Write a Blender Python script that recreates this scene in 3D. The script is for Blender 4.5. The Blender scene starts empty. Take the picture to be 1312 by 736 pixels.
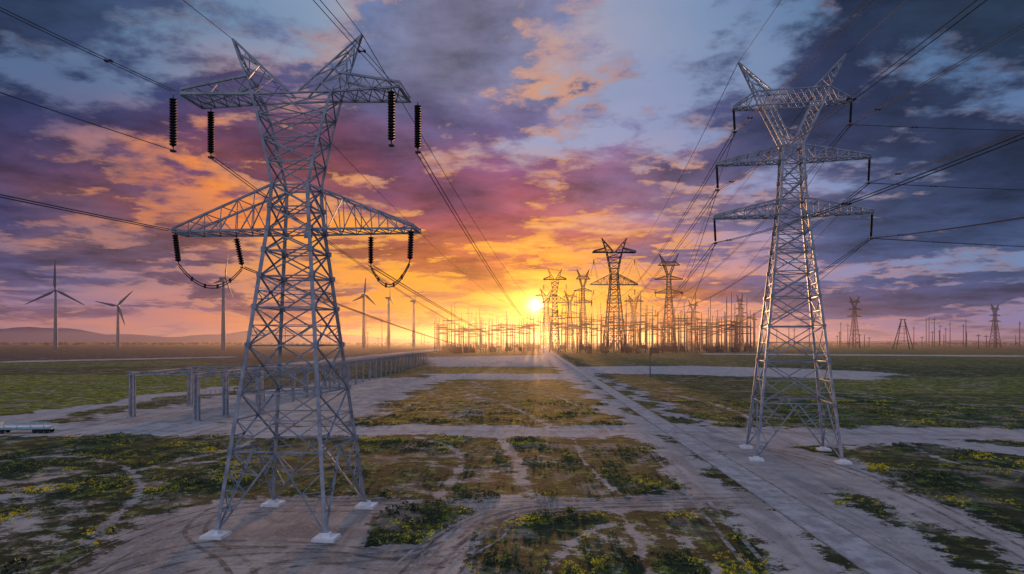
import bpy, math, random
import numpy as np
from mathutils import Vector, noise as mn
random.seed(7); rng=np.random.default_rng(7)
S=bpy.context.scene
COL=S.collection
H=20.0; F=875.0   # eye height (m), focal length in image pixels
def gp(u,v):      # image pixel -> ground metres, projected from the camera
    d=max(v-437.0,0.5); Y=F*H/d
    return ((u-656.0)*Y/F, Y)
def s2l(c):
    return c/12.92 if c<=0.04045 else ((c+0.055)/1.055)**2.4
def hx(h):
    return tuple(s2l(int(h[i:i+2],16)/255.0) for i in (0,2,4))

# ---------------------------------------------------------------- node helper
class NT:
    def __init__(s,tree): s.t=tree; s.n=tree.nodes; s.l=tree.links
    def node(s,typ,**kw):
        n=s.n.new(typ)
        for k,v in kw.items(): setattr(n,k,v)
        return n
    def put(s,sock,v):
        if isinstance(v,bpy.types.NodeSocket): s.l.new(v,sock)
        elif v is not None:
            sock.default_value=v
    def m(s,op,a,b=None,c=None,clamp=False):
        n=s.node('ShaderNodeMath',operation=op,use_clamp=clamp)
        s.put(n.inputs[0],a)
        if b is not None: s.put(n.inputs[1],b)
        if c is not None: s.put(n.inputs[2],c)
        return n.outputs[0]
    def mr(s,v,a,b,c=0.0,d=1.0,smooth=False):
        n=s.node('ShaderNodeMapRange'); n.clamp=True
        if smooth: n.interpolation_type='SMOOTHSTEP'
        s.put(n.inputs[0],v)
        for i,x in enumerate((a,b,c,d)): s.put(n.inputs[1+i],x)
        return n.outputs[0]
    def mix(s,f,a,b,mode='MIX'):
        n=s.node('ShaderNodeMix',data_type='RGBA',blend_type=mode)
        def c(v): return (*v,1.0) if isinstance(v,tuple) and len(v)==3 else v
        s.put(n.inputs[0],f); s.put(n.inputs[6],c(a)); s.put(n.inputs[7],c(b))
        return n.outputs[2]
    def fmix(s,f,a,b):
        n=s.node('ShaderNodeMix',data_type='FLOAT')
        s.put(n.inputs[0],f); s.put(n.inputs[2],a); s.put(n.inputs[3],b)
        return n.outputs[0]
    def noise(s,vec,scale,detail=4,rough=0.55,dist=0.0,color=False,dim='2D'):
        n=s.node('ShaderNodeTexNoise'); n.noise_dimensions=dim
        if vec is not None: s.l.new(vec,n.inputs['Vector'])
        n.inputs['Scale'].default_value=scale; n.inputs['Detail'].default_value=detail
        n.inputs['Roughness'].default_value=rough; n.inputs['Distortion'].default_value=dist
        return n.outputs[1 if color else 0]
    def comb(s,x,y,z=0.0):
        n=s.node('ShaderNodeCombineXYZ'); s.put(n.inputs[0],x); s.put(n.inputs[1],y); s.put(n.inputs[2],z)
        return n.outputs[0]
    def mapv(s,vec,scale=(1,1,1),loc=(0,0,0),rot=(0,0,0)):
        n=s.node('ShaderNodeMapping'); s.l.new(vec,n.inputs[0])
        n.inputs['Scale'].default_value=scale; n.inputs['Location'].default_value=loc; n.inputs['Rotation'].default_value=rot
        return n.outputs[0]

# ---------------------------------------------------------------- sun
SUN_AZ=math.atan((686-656)/F); SUN_EL=math.atan((437-392)/F)
sdir=Vector((math.sin(SUN_AZ)*math.cos(SUN_EL),math.cos(SUN_AZ)*math.cos(SUN_EL),math.sin(SUN_EL)))

# ---------------------------------------------------------------- world
CX=[0,130,260,390,520,620,685,760,860,980,1120,1312]
RY=[0,70,130,190,240,290,340,380,415,437]
CLEAR="""50688c 5f7c9e 6f8cac 7894b0 7894b2 7692b2 7894b4 7894b4 6c8cac 5c7a9e 4e6e94 446088
566a90 647c9e 788cac 8c9cb8 c8a898 d8a890 d0a490 889abc 7c90b4 6880a8 56749c 4a6690
62688c 747c9c a08c9c a898ac 98a0be 98a2c4 98a2c4 949cbe 8290b6 7086ac 5c749e 506c94
6c6488 907488 e88a48 c89078 a898ac a49cb4 a09cc0 a09cc0 9098c0 7e8eb6 687ea8 5a74a0
72648a c07048 ff8c38 f09a50 e09058 d09070 c89488 b8949c a098b8 8890ba 7284b0 6480a8
806e8c b07060 f08840 ffa038 ffa640 ffa850 ffa860 e09880 b498b0 9498c0 7c8cb4 6c84ac
80708c a07880 c88070 f8a048 ffb038 ffb030 ffbc40 ffa844 d8907c a08cb0 8088b4 7084ac
88749a a07c90 b88488 e09058 f89838 ffa828 ffd060 ffb838 e88c4c b08898 8880ac 7480ac
a87888 c08080 d8846c e89050 f89430 ff9c28 ffc04c ffa430 e88844 c4847c a07c98 8878a4
a07484 b07c80 c07c70 d08450 e0843c f08828 ffa038 f08834 d0804c b07880 907094 806c98"""
CLOUD="""2a3856 344666 405476 4c6890 5a7498 6480a0 6480a0 4c688c 323f5c 252f4c 26334e 283850
242e50 2e385c 42486e 566088 6c789c 84788e 74789a 506086 343c5c 222a46 222c48 24344e
26304e 32345c 463a60 504e78 5c6086 62608a 5c5888 54567e 404870 2a3254 222c48 24304c
343660 4a3c60 583a60 644264 684670 684a74 6c4c78 645880 4e4c74 363c60 2a3454 283454
403a62 64425e 784448 80484e 7c465a 8a4868 925270 926078 6c5c80 4c5076 364468 2e3a5e
4a4468 6c4a58 804640 944e34 a0544c a8545c b45864 a8646c 7c6480 5a5c80 424e74 384a70
504870 5c4e64 6a4e5c 805450 ac6038 c0663a c87040 b0644a 846080 5a5a82 48527c 404c74
564e72 624c6a 70506a 845c60 a8644c cc7828 d88a30 b86838 885868 605880 4c4e78 40486e
705060 80586c 885868 9c5c58 b4663c d07824 dc882c b86c3c 905858 705874 585078 4c486c
705060 80586c 885868 9c5c58 b4663c d07824 dc882c b86c3c 905858 705874 585078 4c486c"""
COVER="""90 80 66 56 50 34 22 34 82 94 90 88
94 88 70 60 52 60 54 44 82 97 96 90
94 92 86 68 66 72 70 54 62 88 99 96
88 84 64 74 88 92 78 68 84 86 92 95
80 62 42 58 72 90 92 82 64 72 74 92
68 60 50 46 52 70 74 76 64 58 70 74
72 64 58 46 44 56 48 60 68 64 62 80
75 70 60 52 47 38 32 48 62 70 70 72
45 42 35 35 35 35 30 35 45 55 55 55
25 25 20 20 20 20 20 20 30 30 30 30"""
def tab(s): return np.array([[hx(c) for c in r.split()] for r in s.strip().split('\n')])
TC,TD=tab(CLEAR),tab(CLOUD)
TV=np.array([[float(c)/100 for c in r.split()] for r in COVER.strip().split('\n')])
def samp(T,px,py):
    px=min(max(px,CX[0]),CX[-1]); py=min(max(py,RY[0]),RY[-1])
    i=max(0,min(len(CX)-2,int(np.searchsorted(CX,px))-1)); j=max(0,min(len(RY)-2,int(np.searchsorted(RY,py))-1))
    a=(px-CX[i])/(CX[i+1]-CX[i]); b=(py-RY[j])/(RY[j+1]-RY[j])
    return (T[j][i]*(1-a)+T[j][i+1]*a)*(1-b)+(T[j+1][i]*(1-a)+T[j+1][i+1]*a)*b
W=bpy.data.worlds.new("World"); S.world=W; W.use_nodes=True
w=NT(W.node_tree); w.n.clear()
tc=w.node('ShaderNodeTexCoord').outputs['Generated']
sp=w.node('ShaderNodeSeparateXYZ'); w.l.new(tc,sp.inputs[0]); X,Y,Z=sp.outputs
az=w.m('ARCTAN2',X,Y)
hor=w.m('SQRT',w.m('ADD',w.m('MULTIPLY',X,X),w.m('MULTIPLY',Y,Y)))
tt=w.m('DIVIDE',Z,w.m('MAXIMUM',hor,0.02))
# cloud-deck coordinates
zz=w.m('ADD',w.m('MAXIMUM',Z,0.0),0.14)
cp=w.comb(w.m('DIVIDE',X,zz),w.m('MULTIPLY',w.m('DIVIDE',Y,zz),1.1),0.0)
wn=w.noise(cp,1.3,3,0.55,0.0,color=True)
ws=w.node('ShaderNodeSeparateColor'); w.l.new(wn,ws.inputs[0])
azw=w.m('ADD',az,w.m('MULTIPLY',w.m('SUBTRACT',ws.outputs[0],0.5),0.34))
tw_amp=w.mr(tt,0.0,0.25,0.03,0.22)
tw=w.m('ADD',tt,w.m('MULTIPLY',w.m('SUBTRACT',ws.outputs[1],0.5),tw_amp))
fac=w.m('DIVIDE',w.m('ADD',azw,0.9),1.8)
TR=[0.0,0.03,0.07,0.12,0.18,0.25,0.33,0.42]
AZS=[-0.75+1.5*i/14 for i in range(15)]
def ramp(T,t,cov=None):
    n=w.node('ShaderNodeValToRGB'); cr=n.color_ramp
    for k,a in enumerate(AZS):
        px=656+F*math.tan(a); py=437-F*t/math.cos(a)
        c=samp(T,px,py); al=float(samp(TV,px,py)) if cov else 1.0
        pos=(a+0.9)/1.8
        e=cr.elements[k] if k<2 else cr.elements.new(pos)
        if k<2: e.position=pos if k==0 else 0.99
        e.color=(float(c[0]),float(c[1]),float(c[2]),al)
        if k==1: e.position=pos
    w.l.new(fac,n.inputs[0]); return n
clear=cloud=cov=None
for i,t in enumerate(TR):
    a=ramp(TC,t); b=ramp(TD,t,True)
    if i==0: clear,cloud,cov=a.outputs[0],b.outputs[0],b.outputs[1]
    else:
        f=w.mr(tw,TR[i-1],t)
        clear=w.mix(f,clear,a.outputs[0]); cloud=w.mix(f,cloud,b.outputs[0]); cov=w.fmix(f,cov,b.outputs[1])
n1=w.noise(cp,1.35,10,0.58,0.12)
n2=w.noise(w.mapv(cp,(1,1,1),(7,3,1)),4.4,8,0.62,0.1)
n3=w.noise(w.comb(w.m('MULTIPLY',az,3.6),w.m('MULTIPLY',tt,19.0)),1.4,7,0.62,0.25)
hz=w.mr(tt,0.08,0.24)
nn=w.fmix(hz,n3,n1)
nn=w.m('ADD',w.m('MULTIPLY',nn,0.68),w.m('MULTIPLY',n2,0.32))
f=w.m('ADD',w.m('MULTIPLY',w.m('SUBTRACT',nn,0.5),9.5),w.m('ADD',w.m('MULTIPLY',w.m('SUBTRACT',cov,0.5),1.9),0.55))
fr=w.mr(f,0.0,1.0,0,1,True)
core=w.mr(f,0.8,2.6,1.12,0.62)
shade=w.m('MULTIPLY',w.mr(n2,0.34,0.66,0.60,1.36),core)
cl=w.mix(1.0,cloud,w.comb(shade,shade,shade),'MULTIPLY')
sky=w.mix(fr,clear,cl)
dt=w.node('ShaderNodeVectorMath',operation='DOT_PRODUCT'); w.l.new(tc,dt.inputs[0]); dt.inputs[1].default_value=sdir
ang=w.m('ARCCOSINE',w.m('MINIMUM',dt.outputs['Value'],1.0))
def gau(r,pw=2.0): return w.m('EXPONENT',w.m('MULTIPLY',w.m('POWER',w.m('DIVIDE',ang,r),pw),-1.0))
edge=w.m('MULTIPLY',w.m('MULTIPLY',fr,w.m('SUBTRACT',1.0,fr)),4.0)
edge=w.m('POWER',edge,1.6)
edge=w.m('MULTIPLY',edge,w.m('MULTIPLY',gau(0.48),w.mr(n1,0.40,0.54)))
sky=w.mix(w.m('MULTIPLY',edge,0.75),sky,w.mix(w.mr(ang,0.15,0.42),hx('ffa640'),hx('e6a586')))
occ=w.mr(n3,0.38,0.58,1.0,0.30)
def add(base,k,col):
    return w.mix(1.0,base,w.mix(k,(0,0,0),col),'ADD')
sky=add(sky,w.m('MULTIPLY',gau(0.09,1.2),occ),(0.34,0.11,0.0))
sky=add(sky,w.m('MULTIPLY',gau(0.026,1.3),occ),(1.0,0.55,0.10))
sky=add(sky,gau(0.0075,1.4),(7.0,5.2,2.2))
up=w.mr(tt,0.55,1.1,0,1,True)
back=w.mr(Y,-0.1,-0.6,0,1,True)
UP=w.mix(w.mr(n1,0.4,0.6),(0.25,0.36,0.66),(0.46,0.52,0.76))
BK=w.mix(w.mr(tt,0.0,0.7),(0.50,0.38,0.44),(0.34,0.43,0.66))
sky=w.mix(up,sky,UP)
sky=w.mix(back,sky,BK)
bg=w.node('ShaderNodeBackground'); w.l.new(sky,bg.inputs[0]); bg.inputs[1].default_value=1.0
st=w.node('ShaderNodeTexSky'); st.sky_type='NISHITA'; st.sun_disc=False
st.sun_elevation=SUN_EL; st.sun_rotation=SUN_AZ
b2=w.node('ShaderNodeBackground'); w.l.new(st.outputs[0],b2.inputs[0]); b2.inputs[1].default_value=0.003
ad=w.node('ShaderNodeAddShader'); w.l.new(bg.outputs[0],ad.inputs[0]); w.l.new(b2.outputs[0],ad.inputs[1])
wo=w.node('ShaderNodeOutputWorld'); w.l.new(ad.outputs[0],wo.inputs[0])

L=bpy.data.lights.new("sun","SUN"); L.energy=3.2; L.angle=math.radians(0.5); L.color=(1.0,0.48,0.18)
sun=bpy.data.objects.new("sun",L); COL.objects.link(sun)
sun.rotation_euler=sdir.to_track_quat('Z','Y').to_euler()

# ---------------------------------------------------------------- materials
def mat(name):
    m=bpy.data.materials.new(name); m.use_nodes=True
    t=NT(m.node_tree); b=m.node_tree.nodes['Principled BSDF']
    return m,t,b
def simple(name,c1,c2,scale=3,rough=0.6,metal=0.0,bump=0.0,spec=0.5):
    m,t,b=mat(name)
    co=t.node('ShaderNodeNewGeometry').outputs['Position']
    n=t.noise(co,scale,3,0.6,dim='3D')
    t.l.new(t.mix(t.mr(n,0.35,0.65),c1,c2),b.inputs['Base Color'])
    b.inputs['Roughness'].default_value=rough
    b.inputs['Metallic'].default_value=metal; b.inputs['Specular IOR Level'].default_value=spec
    return m
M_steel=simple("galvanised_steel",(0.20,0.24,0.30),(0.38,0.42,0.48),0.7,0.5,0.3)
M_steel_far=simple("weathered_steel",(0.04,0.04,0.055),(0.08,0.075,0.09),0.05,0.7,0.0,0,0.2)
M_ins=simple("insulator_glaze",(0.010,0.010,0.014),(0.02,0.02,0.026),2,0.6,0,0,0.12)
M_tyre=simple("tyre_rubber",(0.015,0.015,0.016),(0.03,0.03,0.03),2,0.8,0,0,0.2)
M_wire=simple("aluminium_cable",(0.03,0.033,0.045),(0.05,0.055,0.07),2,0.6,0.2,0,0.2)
M_conc=simple("concrete",(0.62,0.62,0.62),(0.80,0.79,0.78),1.5,0.85,0,0,0.2)
M_kerb=simple("kerb_concrete",(0.22,0.20,0.19),(0.40,0.36,0.33),0.5,0.9,0,0,0.1)
M_turb=simple("turbine_paint",(0.12,0.14,0.18),(0.16,0.18,0.22),0.02,0.6)
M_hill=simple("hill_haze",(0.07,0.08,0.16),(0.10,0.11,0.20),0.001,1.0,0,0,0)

# ---------------------------------------------------------------- mesh builder
class MB:
    def __init__(s): s.v=[]; s.f=[]
    def bar(s,p,q,wd,L=True):
        p=Vector(p); q=Vector(q); d=q-p
        if d.length<1e-4: return
        d.normalize(); r=Vector((0,0,1)) if abs(d.z)<0.9 else Vector((1,0,0))
        a=d.cross(r).normalized(); b=a.cross(d).normalized()
        t=wd*0.22
        pr=[(0,0),(wd,0),(wd,t),(t,t),(t,wd),(0,wd)] if L else [(0,0),(wd,0),(wd,wd),(0,wd)]
        o=wd*0.5; k=len(s.v); n=len(pr)
        for e in (p,q):
            for x,y in pr: s.v.append(e+a*(x-o)+b*(y-o))
        for i in range(n): s.f.append((k+i,k+(i+1)%n,k+n+(i+1)%n,k+n+i))
        s.f.append(tuple(k+n-1-i for i in range(n))); s.f.append(tuple(k+n+i for i in range(n)))
    def box(s,c,sx,sy,sz,taper=1.0):
        k=len(s.v)
        for z,m in ((-1,1.0),(1,taper)):
            for x,y in ((-1,-1),(1,-1),(1,1),(-1,1)):
                s.v.append(Vector((c[0]+x*sx/2*m,c[1]+y*sy/2*m,c[2]+z*sz/2)))
        for q in ((0,3,2,1),(4,5,6,7),(0,1,5,4),(1,2,6,5),(2,3,7,6),(3,0,4,7)): s.f.append(tuple(k+i for i in q))
    def lathe(s,p,q,prof,n=10):
        p=Vector(p); q=Vector(q); d=(q-p); ln=d.length; d.normalize()
        r=Vector((0,0,1)) if abs(d.z)<0.9 else Vector((1,0,0))
        a=d.cross(r).normalized(); b=a.cross(d).normalized(); k=len(s.v)
        for t,rad in prof:
            for i in range(n):
                th=2*math.pi*i/n; s.v.append(p+d*(ln*t)+a*(rad*math.cos(th))+b*(rad*math.sin(th)))
        for j in range(len(prof)-1):
            for i in range(n):
                s.f.append((k+j*n+i,k+j*n+(i+1)%n,k+(j+1)*n+(i+1)%n,k+(j+1)*n+i))
        s.f.append(tuple(k+n-1-i for i in range(n))); s.f.append(tuple(k+(len(prof)-1)*n+i for i in range(n)))
    def wire(s,p,q,sag,r=0.06,n=24,k=4):
        p=Vector(p); q=Vector(q); pts=[]
        for i in range(n+1):
            t=i/n; x=p.lerp(q,t); x.z-=4*sag*t*(1-t); pts.append(x)
        s.path(pts,r,k); return pts
    def path(s,pts,r,k=4):
        b0=len(s.v)
        for i,x in enumerate(pts):
            d=(pts[min(i+1,len(pts)-1)]-pts[max(i-1,0)]).normalized()
            a=d.cross(Vector((0,0,1)))
            if a.length<1e-3: a=Vector((1,0,0))
            a.normalize(); b=a.cross(d)
            for j in range(k):
                th=2*math.pi*j/k; s.v.append(x+a*(r*math.cos(th))+b*(r*math.sin(th)))
        for i in range(len(pts)-1):
            for j in range(k):
                s.f.append((b0+i*k+j,b0+i*k+(j+1)%k,b0+(i+1)*k+(j+1)%k,b0+(i+1)*k+j))
    def mesh(s,name,m,smooth=False):
        me=bpy.data.meshes.new(name); me.from_pydata([tuple(v) for v in s.v],[],s.f); me.update()
        me.materials.append(m)
        if smooth: me.polygons.foreach_set('use_smooth',[True]*len(me.polygons))
        return me
    def obj(s,name,m,parent=None,smooth=False):
        o=bpy.data.objects.new(name,s.mesh(name,m,smooth)); COL.objects.link(o)
        if parent: o.parent=parent
        return o
def empty(name,loc=(0,0,0),rz=0.0,sc=1.0):
    e=bpy.data.objects.new(name,None); e.location=loc; e.rotation_euler=(0,0,rz); e.scale=(sc,)*3
    e.empty_display_size=1; COL.objects.link(e); return e

# ---------------------------------------------------------------- lattice towers
def lerp(a,b,t): return tuple(a[i]*(1-t)+b[i]*t for i in range(3))
def body(mb,lv,leg,br,red=True,first='V'):
    sg=[(-1,-1),(1,-1),(1,1),(-1,1)]
    for i in range(len(lv)-1):
        z0,x0,y0=lv[i]; z1,x1,y1=lv[i+1]
        lo=[(a*x0,b*y0,z0) for a,b in sg]; hi=[(a*x1,b*y1,z1) for a,b in sg]
        for k in range(4):
            A,B=lo[k],lo[(k+1)%4]; C,D=hi[k],hi[(k+1)%4]
            mb.bar(A,C,leg)
            mb.bar(C,D,br)
            if i==0 and first=='V':
                Mm=lerp(C,D,0.5)
                mb.bar(A,Mm,br*1.25); mb.bar(B,Mm,br*1.25)
                for t in (0.28,0.52,0.76):
                    mb.bar(lerp(A,C,t),lerp(A,Mm,t*0.92),br*0.7); mb.bar(lerp(B,D,t),lerp(B,Mm,t*0.92),br*0.7)
                    mb.bar(lerp(A,C,min(1,t+0.24)),lerp(A,Mm,t*0.92),br*0.7); mb.bar(lerp(B,D,min(1,t+0.24)),lerp(B,Mm,t*0.92),br*0.7)
            else:
                mb.bar(A,D,br); mb.bar(B,C,br)
                if red and (z1-z0)>3.2:
                    wb=math.dist(A,B); wt=math.dist(C,D); t=wb/(wb+wt)
                    X0=lerp(A,D,t)
                    mb.bar(lerp(A,C,t*0.5),lerp(A,D,t*0.5),br*0.65); mb.bar(lerp(B,D,t*0.5),lerp(B,C,t*0.5),br*0.65)
                    mb.bar(lerp(A,C,t),lerp(A,D,t*0.5),br*0.65); mb.bar(lerp(B,D,t),lerp(B,C,t*0.5),br*0.65)
                    mb.bar(lerp(A,C,t),X0,br*0.65); mb.bar(lerp(B,D,t),X0,br*0.65)
        mb.bar(hi[0],hi[2],br*0.7)
def arm(mb,sx,z,zt,rx,ry,tipx,tipy,n,ch,br,tz=0.35,rxt=None):
    rxt=rx if rxt is None else rxt
    pts=[]
    for i in range(n+1):
        t=i/n
        row=[]
        for sy in (-1,1):
            b=(sx*(rx+(tipx-rx)*t),sy*(ry+(tipy-ry)*t),z)
            u=(sx*(rxt+(tipx-rxt)*t),sy*(ry*0.9+(tipy-ry*0.9)*t),zt+(z+tz-zt)*t)
            row.append((b,u))
        pts.append(row)
    for i in range(n):
        for s in (0,1):
            b0,u0=pts[i][s]; b1,u1=pts[i+1][s]
            mb.bar(b0,b1,ch); mb.bar(u0,u1,ch)
            mb.bar(b1,u1,br); mb.bar(b0,u1,br) if i%2 else mb.bar(u0,b1,br)
        mb.bar(pts[i][0][0],pts[i+1][1][0],br); mb.bar(pts[i][1][0],pts[i+1][0][0],br)
        mb.bar(pts[i+1][0][0],pts[i+1][1][0],br); mb.bar(pts[i+1][0][1],pts[i+1][1][1],br)
    mb.bar(pts[n][0][0],pts[n][1][0],ch*1.3)
def horn(mb,sx,ob,mid,ib,pk,hy,ch,br,n=4):
    for s in (-1,1):
        P=(sx*pk[0],s*0.15,pk[1]); O=(sx*ob[0],s*hy,ob[1]); I=(sx*ib[0],s*hy*0.85,ib[1])
        mb.bar(O,P,ch); mb.bar(I,P,ch)
        for i in range(n):
            t=i/n; t2=(i+1)/n
            mb.bar(lerp(O,P,t),lerp(I,P,t2),br); mb.bar(lerp(I,P,t),lerp(O,P,t2) ,br)
            if s==1:
                O2=(sx*ob[0],-hy,ob[1]); P2=(sx*pk[0],-0.15,pk[1]); I2=(sx*ib[0],-hy*0.85,ib[1])
                mb.bar(lerp(O,P,t),lerp(O2,P2,t2),br); mb.bar(lerp(I,P,t2),lerp(I2,P2,t),br)
def lattice_A(k=1.0):
    mb=MB(); f=lambda z:(5.75+(2.35-5.75)*z/32.1, 6.7+(2.35-6.7)*z/32.1)
    lv=[(z,*f(z)) for z in (0.5,8.5,14.5,19.5,23.6,27.0,29.8,32.1)]+[(34.6,2.15,2.15),(37.0,2.0,2.0)]
    body(mb,lv,0.40*k,0.16*k)
    body(mb,[(37.0,2.0,2.0),(39.6,2.55,1.9),(42.2,3.15,1.8),(44.8,3.8,1.7),(47.1,4.5,1.6)],0.30*k,0.14*k,first='X',red=False)
    for s in (-1,1):
        arm(mb,s,32.1,37.0,2.35,2.3,13.6,1.6,6,0.22*k,0.11*k,rxt=2.0)
        arm(mb,s,47.1,49.2,4.5,1.6,12.2,2.3,5,0.28*k,0.11*k,tz=0.5,rxt=5.2)
        horn(mb,s,(4.5,47.1),None,(0.6,47.4),(7.4,53.8),1.5,0.22*k,0.11*k)
    for sy in (-1,1):
        mb.bar((-4.5,sy*1.6,47.1),(4.5,sy*1.6,47.1),0.24*k)
    mb.box((2.2,-2.4,31.4),0.9,0.12,0.7)
    for z,hx_,hy_ in lv[:-1]:
        for a,b in ((-1,-1),(1,-1),(1,1),(-1,1)):
            mb.box((a*hx_,b*hy_,z+0.1),0.55*k,0.55*k,0.5)
    return mb
def lattice_B(k=1.0):
    mb=MB(); f=lambda z:6.7+(2.3-6.7)*z/42.0
    lv=[(z,f(z),f(z)) for z in (0.5,9.5,16.5,22.5,27.6,32.0,35.8,39.1,42.0)]+[(44.6,2.1,2.1),(48.0,1.9,1.9),(51.5,1.75,1.75),(54.0,1.6,1.6)]
    body(mb,lv,0.40*k,0.17*k)
    for s in (-1,1):
        for sy in (-1,1):
            O0=(s*1.6,sy*1.5,54);O1=(s*5.1,sy*1.4,61.3);I0=(s*0.25,sy*1.5,54.6);I1=(s*3.2,sy*1.4,61.3)
            mb.bar(O0,O1,0.3*k);mb.bar(I0,I1,0.26*k)
            for i in range(4):
                mb.bar(lerp(O0,O1,i/4),lerp(I0,I1,(i+1)/4),0.13*k); mb.bar(lerp(I0,I1,i/4),lerp(O0,O1,(i+1)/4),0.13*k)
            mb.bar((s*0.0,sy*1.3,61.3),(s*6.2,sy*1.3,61.3),0.22*k); mb.bar((0,sy*1.3,63.8),(s*6.2,sy*1.3,63.8),0.22*k)
            for i in range(5):
                a=6.2*i/5;b=6.2*(i+1)/5
                mb.bar((s*a,sy*1.3,61.3),(s*b,sy*1.3,63.8),0.12*k); mb.bar((s*a,sy*1.3,63.8),(s*b,sy*1.3,61.3),0.12*k)
        for i in range(5):
            a=54+7.3*i/4 if i<4 else 61.3; x=1.6+3.5*(a-54)/7.3
            mb.bar((s*x,-1.5,a),(s*x,1.5,a),0.14*k)
        arm(mb,s,61.3,63.8,6.2,1.3,9.8,0.7,3,0.22*k,0.12*k)
        arm(mb,s,51.5,54.0,1.75,1.75,12.7,0.7,6,0.24*k,0.13*k)
        arm(mb,s,42.0,44.6,2.3,2.3,13.1,0.8,6,0.24*k,0.13*k)
        for sy in (-1,1): mb.bar((s*5.1,sy*1.4,61.3),(s*6.0,sy*1.3,63.8),0.26*k)
        horn(mb,s,(6.0,63.8),None,(3.4,63.8),(8.9,69.6),1.3,0.22*k,0.11*k)
    for z,a_,b_ in lv[:-1]:
        for a,b in ((-1,-1),(1,-1),(1,1),(-1,1)):
            mb.box((a*a_,b*b_,z+0.1),0.6*k,0.6*k,0.55)
    return mb
def footings(mb,hx_,hy_):
    for a in (-1,1):
        for b in (-1,1):
            mb.box((a*hx_,b*hy_,0.16),2.3,2.3,0.32,0.96); mb.box((a*hx_,b*hy_,0.50),1.1,1.1,0.4,0.7)
def insulator(mb,p,q,r=0.36,n=15):
    prof=[(0,0.05),(0.06,0.05)]
    for i in range(n):
        t=0.07+0.86*i/n; dt_=0.86/n
        prof+=[(t,0.16),(t+dt_*0.12,r),(t+dt_*0.55,r*0.92),(t+dt_*0.78,0.18)]
    prof+=[(0.95,0.05),(1,0.05)]
    mb.lathe(p,q,prof,12)

PL=(-23.9,76.0,0.0); YL=math.radians(-5)
TL=empty("transmission_tower",PL,YL)
lattice_A().obj("lattice_frame",M_steel,TL)
fb=MB(); footings(fb,5.75+.05,6.7+.05); fb.obj("concrete_footings",M_conc,TL)
PR=(49.0,119.7,0.0); YR=math.radians(-12)
TRt=empty("transmission_tower",PR,YR)
lattice_B().obj("lattice_frame",M_steel,TRt)
fb=MB(); footings(fb,6.75,6.75); fb.obj("concrete_footings",M_conc,TRt)
def loc2w(P,yaw,p,sc=1.0):
    c,s=math.cos(yaw),math.sin(yaw); x,y,z=p[0]*sc,p[1]*sc,p[2]*sc
    return Vector((P[0]+c*x-s*y,P[1]+s*x+c*y,z))
ib=MB(); jb=MB()
attU=[]; attL=[]
for s in (-1,1):
    for sy in (-1,1):
        x=s*12.2+sy*0.9; top=(x,sy*2.3,46.95); bot=(x,sy*2.3,40.9+ (0.5 if sy>0 else 0))
        insulator(ib,top,bot,0.40,17); attU.append((s,sy,bot))
        jb.box((x,sy*2.3,bot[2]-0.1),0.5,0.5,0.18)
    pr=[]
    for xo,sy in ((13.3,-1),(7.9,1)):
        x=s*xo; top=(x,sy*1.6,31.95); bot=(x+(0.6 if s<0 else -0.1),sy*1.9,28.5)
        insulator(ib,top,bot,0.33,11); pr.append(Vector(bot)); attL.append((s,sy,bot))
    for dz in (0,0.28):
        a,b=pr
        pts=[]
        for i in range(17):
            t=i/16; p=a.lerp(b,t); p.z-=4*2.3*t*(1-t)+dz; pts.append(p)
        jb.path(pts,0.06,6)
    for t in (0.2,0.4,0.6,0.8):
        p=pr[0].lerp(pr[1],t); p.z-=4*2.3*t*(1-t)+0.14; jb.box(p,0.18,0.18,0.5)
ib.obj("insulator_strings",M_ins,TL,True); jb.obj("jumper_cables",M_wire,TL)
ib=MB(); jb=MB(); attR=[]
for s in (-1,1):
    for x,z,l in ((9.8,61.3,4.0),(12.7,51.5,4.4),(13.1,42.0,4.4)):
        bot=(s*(x-0.3),0.0,z-l)
        insulator(ib,(s*x-s*.1,0,z-0.1),bot,0.22,12); attR.append((s,bot))
        jb.box((bot[0],0,bot[2]-0.1),0.6,0.5,0.2)
ib.obj("insulator_strings",M_ins,TRt,True); jb.obj("cable_clamps",M_wire,TRt)

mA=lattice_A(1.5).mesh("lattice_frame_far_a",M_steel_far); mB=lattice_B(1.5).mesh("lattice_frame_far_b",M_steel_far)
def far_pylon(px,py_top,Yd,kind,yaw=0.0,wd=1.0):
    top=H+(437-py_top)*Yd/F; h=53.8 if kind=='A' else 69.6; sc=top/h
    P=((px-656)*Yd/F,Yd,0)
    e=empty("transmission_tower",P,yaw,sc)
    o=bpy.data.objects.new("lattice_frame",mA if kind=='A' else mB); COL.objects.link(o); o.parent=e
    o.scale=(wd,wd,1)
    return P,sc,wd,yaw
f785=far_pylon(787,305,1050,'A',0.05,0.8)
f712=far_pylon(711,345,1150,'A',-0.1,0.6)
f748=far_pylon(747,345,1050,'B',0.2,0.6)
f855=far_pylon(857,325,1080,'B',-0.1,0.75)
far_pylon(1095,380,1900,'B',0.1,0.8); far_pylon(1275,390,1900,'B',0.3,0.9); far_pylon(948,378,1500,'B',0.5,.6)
far_pylon(730,372,1700,'B',0.1,.8); far_pylon(812,378,1800,'A',0.2,.8); far_pylon(700,370,1900,'A',0.2,.8); far_pylon(888,385,2000,'B',0,.8)

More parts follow.
